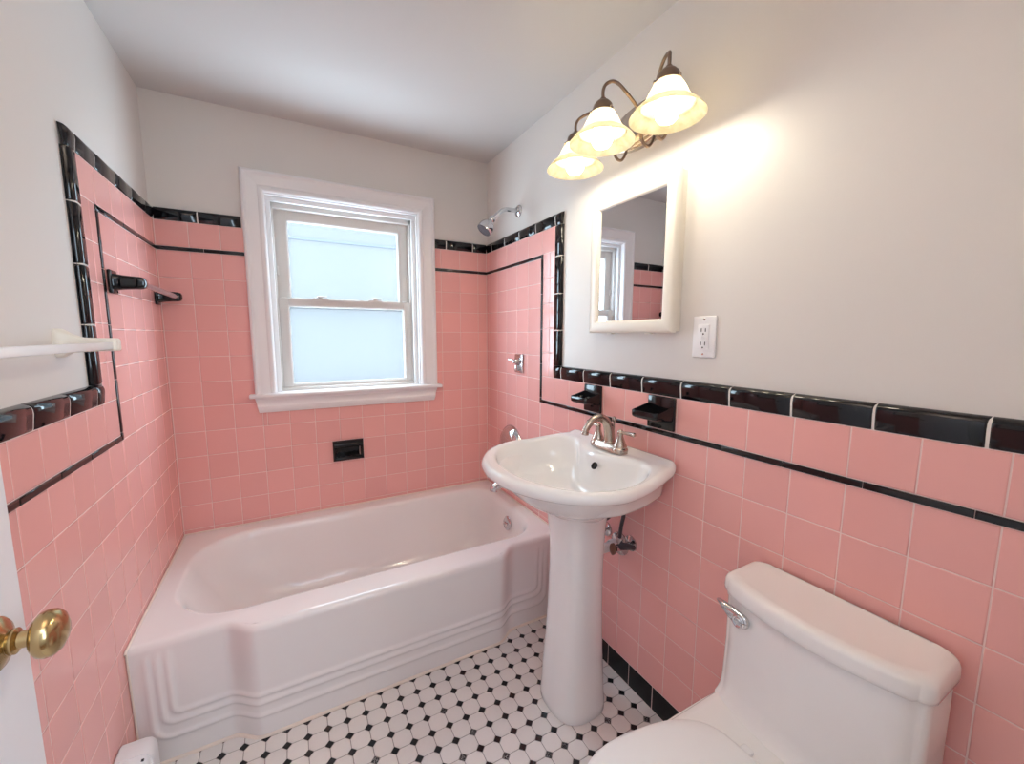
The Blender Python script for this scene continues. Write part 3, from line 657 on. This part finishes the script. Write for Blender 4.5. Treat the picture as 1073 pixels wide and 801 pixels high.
# ------------------------------------------------------------------ pedestal sink
SY = -1.118
def sink():
    t = thing('pedestal_sink', 'white porcelain pedestal sink standing between the tub and the toilet', 'sink', (1.24, SY, 0))
    oc = [(1.466, 0), (1.466, .12), (1.466, .224), (1.450, .254), (1.405, .272), (1.338, .292), (1.265, .305), (1.195, .309), (1.125, .286), (1.052, .234), (.993, .148), (.966, .06), (.962, 0)]
    ic = [(1.345, 0), (1.362, .085), (1.394, .150), (1.396, .182), (1.375, .221), (1.33, .252), (1.27, .270), (1.19, .272), (1.12, .247), (1.07, .195), (1.036, .125), (1.020, .06), (1.016, 0)]
    sym = lambda c: catmull([(x, y, 0) for x, y in c]+[(x, -y, 0) for x, y in c[-2:0:-1]], 8, closed=True)
    O, I = sym(oc), sym(ic); N = len(O)
    dz = lambda x: .017*sstep(1.24, 1.44, x)+.013*sstep(1.425, 1.458, x)
    def off(curve, d):
        out = []
        for i, p in enumerate(curve):
            tg = (curve[(i+1) % N]-curve[i-1]).normalized(); nn = Vector((-tg.y, tg.x, 0)); cc = Vector((1.22, 0, 0))
            if nn.dot(cc-p) < 0 and False: nn = -nn
            out.append(p+nn*d)
        return out
    area = sum(O[i].x*O[(i+1) % N].y-O[(i+1) % N].x*O[i].y for i in range(N)); sg = 1 if area > 0 else -1
    offs = lambda c, d: [Vector((min(p.x, 1.467), p.y, 0)) for p in off(c, d*sg)]
    def sc(curve, k, cx, ky=None): return [Vector((cx+(p.x-cx)*k, p.y*(ky or k), 0)) for p in curve]
    def lift(c, z, dd=1): return [(p.x, p.y+SY, z+dz(p.x)*dd) for p in c]
    def sup(cx, a, b_, e=2.3):
        out = []
        for i in range(N):
            q = 2*PI*i/N; c_, s_ = math.cos(q), math.sin(q)
            out.append(Vector((cx+a*math.copysign(abs(c_)**(2/e), c_), b_*math.copysign(abs(s_)**(2/e), s_), 0)))
        return out
    mb = MB()
    sk = sc(O, .86, 1.466, .84)
    def blend(A, B, k): return [a*(1-k)+b*k for a, b in zip(A, B)]
    ped = [p+Vector((.022, -.014, 0)) for p in sup(1.243, .088, .104)]
    sk2 = sc(O, .82, 1.466, .80)
    R = [lift(ped, .690, 0), lift(blend(ped, sk2, .10), .706, 0), lift(blend(ped, sk2, .30), .724, 0), lift(blend(ped, sk2, .58), .742, 0), lift(blend(ped, sk2, .84), .757, 0), lift(blend(ped, sk2, .96), .766, 0), lift(sk2, .775, 0), lift(sk, .816, .3),
         lift(blend(sk, offs(O, .014), .6), .826, .6), lift(offs(O, .010), .831), lift(offs(O, .003), .837), lift(O, .843), lift(O, .849), lift(offs(O, .003), .857), lift(offs(O, .009), .8635), lift(offs(O, .018), .8665)]
    R += [lift(blend(offs(O, .018), offs(I, -.010), k), .8665-.002*k) for k in (.33, .66)]
    R += [lift(offs(I, -.010), .8645), lift(offs(I, -.004), .8630), lift(I, .8595, .9), lift(offs(I, .005), .852, .6)]
    for k, z, cx, l in ((.955, .828, 1.225, .2), (.90, .795, 1.225, 0), (.82, .766, 1.225, 0), (.70, .743, 1.225, 0), (.52, .727, 1.225, 0), (.30, .719, 1.225, 0), (.10, .716, 1.225, 0)):
        base = sc(I, k, cx)
        if k < .9: base = blend(base, sup(1.225, .19*k, .275*k, 2), min(1, (.9-k)*2.5))
        R.append(lift(base, z, l))
    mb.rings(R, cap0=True, cap1=True); mb.build('basin', M['porcelain'], t, angle=70)
    # pedestal
    mb = MB(); R = []
    for z, a, b_, cx in ((0, .096, .103, 1.238), (.004, .099, .106, 1.238), (.03, .099, .106, 1.238), (.06, .096, .103, 1.238), (.12, .093, .101, 1.238), (.22, .086, .095, 1.24), (.36, .080, .090, 1.242), (.50, .077, .089, 1.243), (.60, .078, .092, 1.243), (.66, .082, .098, 1.243), (.69, .088, .104, 1.243), (.705, .092, .109, 1.243)):
        R.append([(p.x+.022, p.y+SY-.020*(1-.3*sstep(.6, .71, z)), z) for p in sup(cx, a, b_, 2.7)])
    mb.rings(R, cap0=True, cap1=True); mb.build('pedestal', M['porcelain'], t, angle=70)
    mb = MB(); ax = Vector((-.86, 0, .5)).normalized(); o = Vector((1.334, SY-.024, .834))
    mb.lathe([(.0125, .002), (.0125, .006), (.010, .007), (.008, .002), (.0, .0005)], o, ax, 20); mb.build('overflow_hole', M['dark'], t)
    mb = MB(); mb.lathe([(.0, .006), (.014, .006), (.022, .004), (.024, -.002)], (1.225, SY, .717), (0, 0, 1), 24); mb.build('drain', M['nickel'], t)
sink()
# ------------------------------------------------------------------ faucet
def faucet():
    FY, FX, Z = -1.130, 1.402, .884
    t = thing('faucet', 'brushed nickel two-handle faucet on the back ledge of the sink', 'faucet', (FX, FY, Z))
    mb = MB(); R = []
    def oval(hx, hy, z):
        out = []
        for k in range(40):
            q = 2*PI*k/40; c_, s_ = math.cos(q), math.sin(q)
            out.append((FX+hx*math.copysign(abs(c_)**.7, c_), FY+hy*math.copysign(abs(s_)**.5, s_), z))
        return out
    mb.rings([oval(.027, .080, Z-.002), oval(.027, .080, Z+.004), oval(.025, .078, Z+.010), oval(.019, .072, Z+.022), oval(.016, .069, Z+.024)], cap0=True, cap1=True); mb.build('deck_plate', M['nickel'], t, angle=30)
    pts = catmull([(FX+.002, FY, Z+.018), (FX+.002, FY, Z+.052), (FX-.008, FY+.001, Z+.088), (FX-.036, FY+.003, Z+.110), (FX-.070, FY+.004, Z+.104), (FX-.094, FY+.005, Z+.080), (FX-.100, FY+.005, Z+.066)], 7)
    n = len(pts); mb = MB(); mb.tube(pts, [.0195-.0085*min(1, i/(n*.75)) for i in range(n)], 20); mb.lathe([(.022, 0), (.021, .004), (.0195, .008)], (FX+.002, FY, Z+.020), (0, 0, 1), 24)
    tip = Vector((FX-.100, FY+.005, Z+.067)); mb.lathe([(.0115, -.002), (.0128, 0), (.0128, .008), (.010, .010), (0, .009)], tip, (-.2, 0, -1), 18); mb.build('spout', M['nickel'], t, weld=False)
    for s in (-1, 1):
        hy = FY+s*.0555
        mb = MB(); mb.lathe([(.026, 0), (.0265, .006), (.024, .011), (.022, .013), (.0225, .017), (.021, .021), (.017, .029), (.0135, .038), (.0105, .048), (.0095, .056)], (FX, hy, Z+.004), (0, 0, 1), 28, cap0=True); h = mb.build('handle_base', M['nickel'], t)
        mb = MB(); mb.lathe([(.0095, .055), (.0105, .060), (.0095, .068), (.005, .073), (0, .074)], (FX, hy, Z+.004), (0, 0, 1), 20)
        mb.tube([(FX, hy, Z+.069), (FX+.001, hy+s*.018, Z+.0695), (FX+.002, hy+s*.046, Z+.071), (FX+.002, hy+s*.060, Z+.071), (FX+.002, hy+s*.063, Z+.071)], [.006, .0052, .0062, .0075, .005], 14); mb.build('lever', M['nickel'], h, weld=False)
    mb = MB(); mb.tube([(FX+.022, FY, Z+.018), (FX+.022, FY, Z+.092)], .003, 8); mb.lathe([(.004, 0), (.0075, .004), (.0085, .012), (.006, .018), (0, .020)], (FX+.022, FY, Z+.09), (0, 0, 1), 16); mb.build('lift_rod', M['nickel'], t, weld=False)
faucet()
# ------------------------------------------------------------------ supply valves and waste under the sink
def supply(label, y, z, hose, oval_axis):
    t = thing('water_shutoff_valve', label, 'water valve', (W, y, z), group='shutoff valves under the sink')
    mb = MB(); mb.lathe([(.028, 0), (.027, .004), (.014, .009), (.008, .010)], (W-.0005, y, z), (-1, 0, 0), 24, cap0=True); mb.build('escutcheon', M['chrome'], t)
    mb = MB(); mb.tube([(W-.008, y, z), (W-.045, y, z)], .0075, 12); mb.lathe([(.0, -.020), (.011, -.018), (.013, 0), (.011, .018), (0, .02)], (W-.055, y, z), (-1, 0, 0), 16)
    mb.tube([(W-.055, y, z), (W-.055, y, z+.030)], [.009, .008], 12); mb.lathe([(.011, .016), (.011, .030), (.007, .034)], (W-.055, y, z), (0, 0, 1), 6); mb.build('valve_body', M['chrome'], t, weld=False)
    mb = MB(); R = []
    for d, k in ((.0, .6), (.003, 1), (.010, 1), (.013, .7)):
        R.append([(W-.078-d, y+.013*k*math.cos(q), z+.021*k*math.sin(q)) for q in (2*PI*i/24 for i in range(24))])
    mb.rings(R, cap0=True, cap1=True); mb.build('oval_handle', M['dark_nickel'], t, angle=50)
    mb = MB(); mb.tube(catmull(hose, 8), .0065, 12); mb.build('supply_hose', M['rubber'], t)
    return t
ta = supply('chrome shutoff valve with a grey hose rising to the sink, right of the pedestal', -1.185, .545, [(W-.055, -1.185, .575), (W-.055, -1.190, .62), (W-.058, -1.205, .68), (W-.066, -1.206, .72), (W-.074, -1.203, .745)], 0)
mb = MB(); mb.tube([(W-.055, -1.188, .549), (W-.050, -1.215, .560), (W-.048, -1.245, .569)], [.013, .012, .008], 12); mb.build('compression_arm', M['rubber'], ta)
tb = supply('second shutoff valve, half hidden behind the sink pedestal', -1.06, .545, [(W-.055, -1.06, .575), (W-.055, -1.085, .598), (W-.055, -1.132, .635), (W-.060, -1.136, .69), (W-.068, -1.13, .735)], 0)
t = thing('sink_waste_pipe', 'white drain pipe running into the wall behind the sink pedestal', 'pipe', (W, SY, .52))
mb = MB(); mb.lathe([(.042, 0), (.041, .004), (.024, .012), (.020, .013)], (W-.0005, SY-.015, .520), (-1, 0, 0), 28, cap0=True); mb.build('wall_escutcheon', M['chrome'], t)
mb = MB(); mb.tube(catmull([(W-.008, SY-.015, .520), (W-.06, SY-.014, .520), (W-.095, SY-.012, .519), (W-.106, SY-.011, .518)], 6), .017, 16)
mb.lathe([(.022, .02), (.023, .024), (.023, .046), (.021, .05)], (W, SY-.015, .520), (-1, 0, 0), 12); mb.build('trap_arm', M['plastic'], t, weld=False)

# ------------------------------------------------------------------ toilet
def toilet():
    TY = -1.801
    t = thing('toilet', 'white one-piece toilet with closed lid at the bottom right', 'toilet', (1.1, TY, 0))
    def tank_ring(fx, bow, hw, z, r=.035, back=1.462, N=20, tilt=0):
        # outline anticlockwise from back-left (y larger): back edge straight, front bowed
        pts = []
        def front_x(dy): return fx-bow*(1-(dy/hw)**2)
        m = 8; rb = .02
        pts += [(back-rb+rb*math.cos(q), hw-rb+rb*math.sin(q)) for q in (PI/2*k/m for k in range(m+1))]
        cx = front_x(hw)+r
        pts += [(cx+r*math.cos(q), hw-r+r*math.sin(q)) for q in (PI/2+PI/2*k/m for k in range(m))]
        for k in range(N+1):
            dy = (hw-r)*(1-2*k/N); pts.append((front_x(dy)+(0 if abs(dy) < hw-r-.001 else 0)-(front_x(hw-r)-front_x(hw))*0, dy))
        pts += [(cx+r*math.cos(q), -hw+r+r*math.sin(q)) for q in (PI+PI/2*(k+1)/m for k in range(m))]
        pts += [(back-rb+rb*math.cos(q), -hw+rb+rb*math.sin(q)) for q in (1.5*PI+PI/2*k/m for k in range(m+1))]
        return [(x, y+TY, z) for x, y in pts]
    mb = MB()
    R = [tank_ring(1.306, .034, .178, .412, .02), tank_ring(1.314, .034, .178, .417, .02), tank_ring(1.324, .034, .178, .426, .02), tank_ring(1.331, .034, .179, .440, .02), tank_ring(1.335, .034, .180, .46, .02), tank_ring(1.338, .034, .179, .55, .02), tank_ring(1.336, .034, .179, .666, .02), tank_ring(1.339, .034, .176, .669, .02)]
    mb.rings(R, cap0=True, cap1=True); mb.build('tank', M['porcelain'], t, angle=55)
    mb = MB()
    R = [tank_ring(1.339, .034, .175, .6695, .02), tank_ring(1.332, .036, .181, .670, .022), tank_ring(1.327, .036, .185, .673, .024), tank_ring(1.326, .036, .186, .682, .024), tank_ring(1.327, .036, .185, .699, .024), tank_ring(1.330, .036, .182, .706, .024), tank_ring(1.336, .036, .177, .710, .024), tank_ring(1.346, .034, .168, .7115, .024), tank_ring(1.350, .033, .164, .7115, .024), tank_ring(1.354, .032, .160, .7105, .024)]
    mb.rings(R, cap0=True, cap1=True); mb.build('tank_lid', M['porcelain'], t, angle=55)
    # bowl with the deck under the tank
    N = 96
    def plan(hw, front, back, z, sq=.0, waist=1):
        out = []; xm = front+.27*(back-front)/.70
        for k in range(N):
            q = 2*PI*k/N; c_, s_ = math.cos(q), math.sin(q)
            if c_ < 0: x = xm+(xm-front)*c_; y = hw*math.copysign(abs(s_)**.9, s_)
            else: x = xm+(back-xm)*c_**.35 if c_ > 0 else xm; y = hw*math.copysign(abs(s_)**.32, s_)*(1-(1-waist)*0)
            out.append((x, y+TY, z))
        return out
    mb = MB(); R = [plan(.115, .93, 1.40, 0), plan(.118, .925, 1.405, .02), plan(.112, .93, 1.40, .06), plan(.112, .92, 1.41, .14), plan(.128, .86, 1.43, .22), plan(.158, .79, 1.45, .30), plan(.180, .755, 1.46, .355), plan(.187, .748, 1.462, .385), plan(.188, .748, 1.462, .393), plan(.184, .752, 1.460, .398), plan(.174, .762, 1.45, .399), plan(.1, .85, 1.40, .399)]
    mb.rings(R, cap0=True, cap1=True)
    def deck(hw, fx, z):
        m = 10; r = .045; bx = 1.455; pts = []
        for cx, cy, q0 in ((bx-.01, hw-.01, 0), (fx+r, hw-r, PI/2), (fx+r, -hw+r, PI), (bx-.01, -hw+.01, 1.5*PI)):
            rr = r if cx < 1.3 else .01
            pts += [(cx+rr*math.cos(q0+PI/2*k/m), cy+rr*math.sin(q0+PI/2*k/m)+TY, z) for k in range(m+1)]
        return pts
    mb.rings([deck(.176, 1.075, .385), deck(.174, 1.08, .405), deck(.172, 1.083, .412), deck(.167, 1.088, .4155), deck(.155, 1.10, .4165)], cap0=True, cap1=True)
    mb.build('bowl', M['porcelain'], t, angle=70, weld=False)
    def seat_plan(hw, front, back, z, N=96):
        ctrl = [(back, 0), (back-.001, hw*.35), (back-.010, hw*.58), (back-.040, hw*.76), (back-.10, hw*.905), (back-.20, hw*1.0), (back-.27, hw*.985), (front+.14, hw*.86), (front+.05, hw*.60), (front+.008, hw*.27), (front, 0)]
        c = catmull([(x, y, 0) for x, y in ctrl]+[(x, -y, 0) for x, y in ctrl[-2:0:-1]], 6, closed=True)
        return [(p.x, p.y+TY, z) for p in c]
    mb = MB(); mb.rings([seat_plan(.183, .757, 1.10, .400), seat_plan(.186, .754, 1.103, .403), seat_plan(.186, .754, 1.103, .4165), seat_plan(.183, .757, 1.10, .418)], cap0=True, cap1=True); mb.build('seat_ring', M['plastic'], t, angle=50)
    mb = MB(); mb.rings([seat_plan(.186, .756, 1.221, .4175), seat_plan(.189, .753, 1.224, .419), seat_plan(.190, .752, 1.225, .423), seat_plan(.188, .754, 1.223, .427), seat_plan(.182, .760, 1.217, .430), seat_plan(.165, .78, 1.20, .4325), seat_plan(.10, .85, 1.14, .4355), seat_plan(.02, .96, 1.02, .437)], cap0=True, cap1=True); mb.build('seat_lid', M['plastic'], t, angle=50)
    for s in (-1, 1):
        mb = MB(); mb.box((1.222, TY+s*.045-.011, .413), (1.243, TY+s*.045+.011, .425), .004, 3); mb.build('hinge_cap', M['plastic'], t)
    # flush lever
    mb = MB(); X = 1.315; pts = []
    o = Vector((1.315, -1.680, .636))
    for d, k in ((0, .93), (.004, 1), (.008, .96), (.011, .8), (.0125, .4)):
        ring = []
        for i in range(40):
            q = 2*PI*i/40; c_, s_ = math.cos(q), math.sin(q)
            L_ = .058 if c_ > 0 else .021; hw_ = .0175*(1-max(0, c_)**2*.6)
            ring.append((o.x-.004-d-.012*max(0, c_)*0, o.y+L_*c_*(k if c_ < 0 else (.5+.5*k)), o.z+hw_*s_*k+.020*max(0, c_)**1.3))
        pts.append(ring)
    mb.rings(pts, cap0=True, cap1=True); mb.lathe([(.012, 0), (.012, .010)], o, (-1, 0, 0), 20, cap0=True); lv = mb.build('flush_lever', M['chrome'], t, weld=False)
    mb = MB(); mb.lathe([(.0150, 0), (.0150, .003), (.012, .005), (.0085, .0035), (.006, .006), (0, .0065)], o+Vector((-.0145, 0, 0)), (-1, 0, 0), 24, cap0=True); mb.build('lever_boss', M['chrome'], lv)
toilet()

# ------------------------------------------------------------------ hallway behind the photographer
mb = MB(); Y2 = -3.6
mb.box((-.7, Y2, -.09), (2.2, YF-.14, -.002)); struct(mb.build('floor_hall', M['hallfloor']))
mb = MB(); mb.box((-.7, Y2, 2.35), (2.2, YF-.12, 2.43)); struct(mb.build('ceiling_hall', M['hall']))
mb = MB()
for lo, hi in (((-.8, Y2-.1, -.09), (2.3, Y2, 2.43)), ((-.8, Y2, -.09), (-.7, YF-.12, 2.43)), ((2.2, Y2, -.09), (2.3, YF-.12, 2.43)), ((-.8, YF-.12, -.09), (-.123, YF-.02, 2.43)), ((W+.123, YF-.12, -.09), (2.3, YF-.02, 2.43)), ((-.8, YF-.12, H+.05), (2.3, YF-.10, 2.43))): mb.box(lo, hi)
struct(mb.build('wall_hall', M['hall']))

# ------------------------------------------------------------------ light
def area(name, loc, rot, size, energy, col, sy=None):
    l = bpy.data.lights.new(name, 'AREA'); l.energy = energy; l.color = col; l.size = size
    if sy: l.shape = 'RECTANGLE'; l.size_y = sy
    o = bpy.data.objects.new(name, l); C.objects.link(o); o.location = loc; o.rotation_euler = rot
    return o
area('hall_ceiling_fill', (.6, -2.9, 2.3), (0, 0, 0), .9, 14, (.70, .84, 1))  # unseen fill added behind the camera to lift the whole room
area('hall_side_fill', (1.2, -3.05, 1.6), (math.radians(88), 0, math.radians(34)), .6, 18, (.66, .85, 1), 1.2)  # added cool fill through the doorway, brightens the left wall and door
fl = area('ceiling_bounce_fill', (.45, -1.80, 1.75), (PI, 0, 0), .2, 6.3, (1, .83, .68)); fl.data.spread = 2.0     # added fill lamp, aimed at the ceiling for soft light from above
pt = area('window_portal', (.73, .14, 1.43), (-PI/2, 0, 0), .70, 1, (1, 1, 1), .92); pt.data.cycles.is_portal = True   # tells the sampler where the sky comes in
w = bpy.data.worlds.new('sky'); bpy.context.scene.world = w; w.use_nodes = True
bg = w.node_tree.nodes['Background']; bg.inputs[0].default_value = (.78, .94, 1.03, 1); bg.inputs[1].default_value = 12.5

# ------------------------------------------------------------------ camera
cam = bpy.data.cameras.new('camera'); co = bpy.data.objects.new('camera', cam); C.objects.link(co)
f_px, cx, cy = 428.70, 534.973, 403.353
cam.sensor_width = 36; cam.sensor_fit = 'HORIZONTAL'; cam.lens = f_px/1073*36; cam.clip_start = .01
cam.shift_x = (536.5-cx)/1073; cam.shift_y = (cy-400.5)/1073
pitch, yaw, roll = -.1213, -.4966, .0021
def world_dir(a, b):
    a, b = math.cos(roll)*a+math.sin(roll)*b, -math.sin(roll)*a+math.cos(roll)*b
    d = (a, 1, -b)
    c, s = math.cos(pitch), math.sin(pitch); d = (d[0], c*d[1]-s*d[2], s*d[1]+c*d[2])
    c, s = math.cos(yaw), math.sin(yaw); return Vector((c*d[0]-s*d[1], s*d[0]+c*d[1], d[2]))
fw = world_dir(0, 0); rt = world_dir(1, 0)-fw; up = fw-world_dir(0, 1)
m = Matrix((rt.normalized(), up.normalized(), -fw.normalized())).transposed().to_4x4(); m.translation = (.4472, -2.18, 1.2724)
co.matrix_world = m
sc = bpy.context.scene; sc.camera = co
vs = sc.view_settings; vs.view_transform = 'Standard'; vs.look = 'None'; vs.gamma = 1; vs.use_curve_mapping = False; vs.exposure = 0.11
sc.cycles.use_denoising = True; sc.cycles.max_bounces = 14; sc.cycles.diffuse_bounces = 8; sc.cycles.transmission_bounces = 10
sc.cycles.sample_clamp_indirect = 8
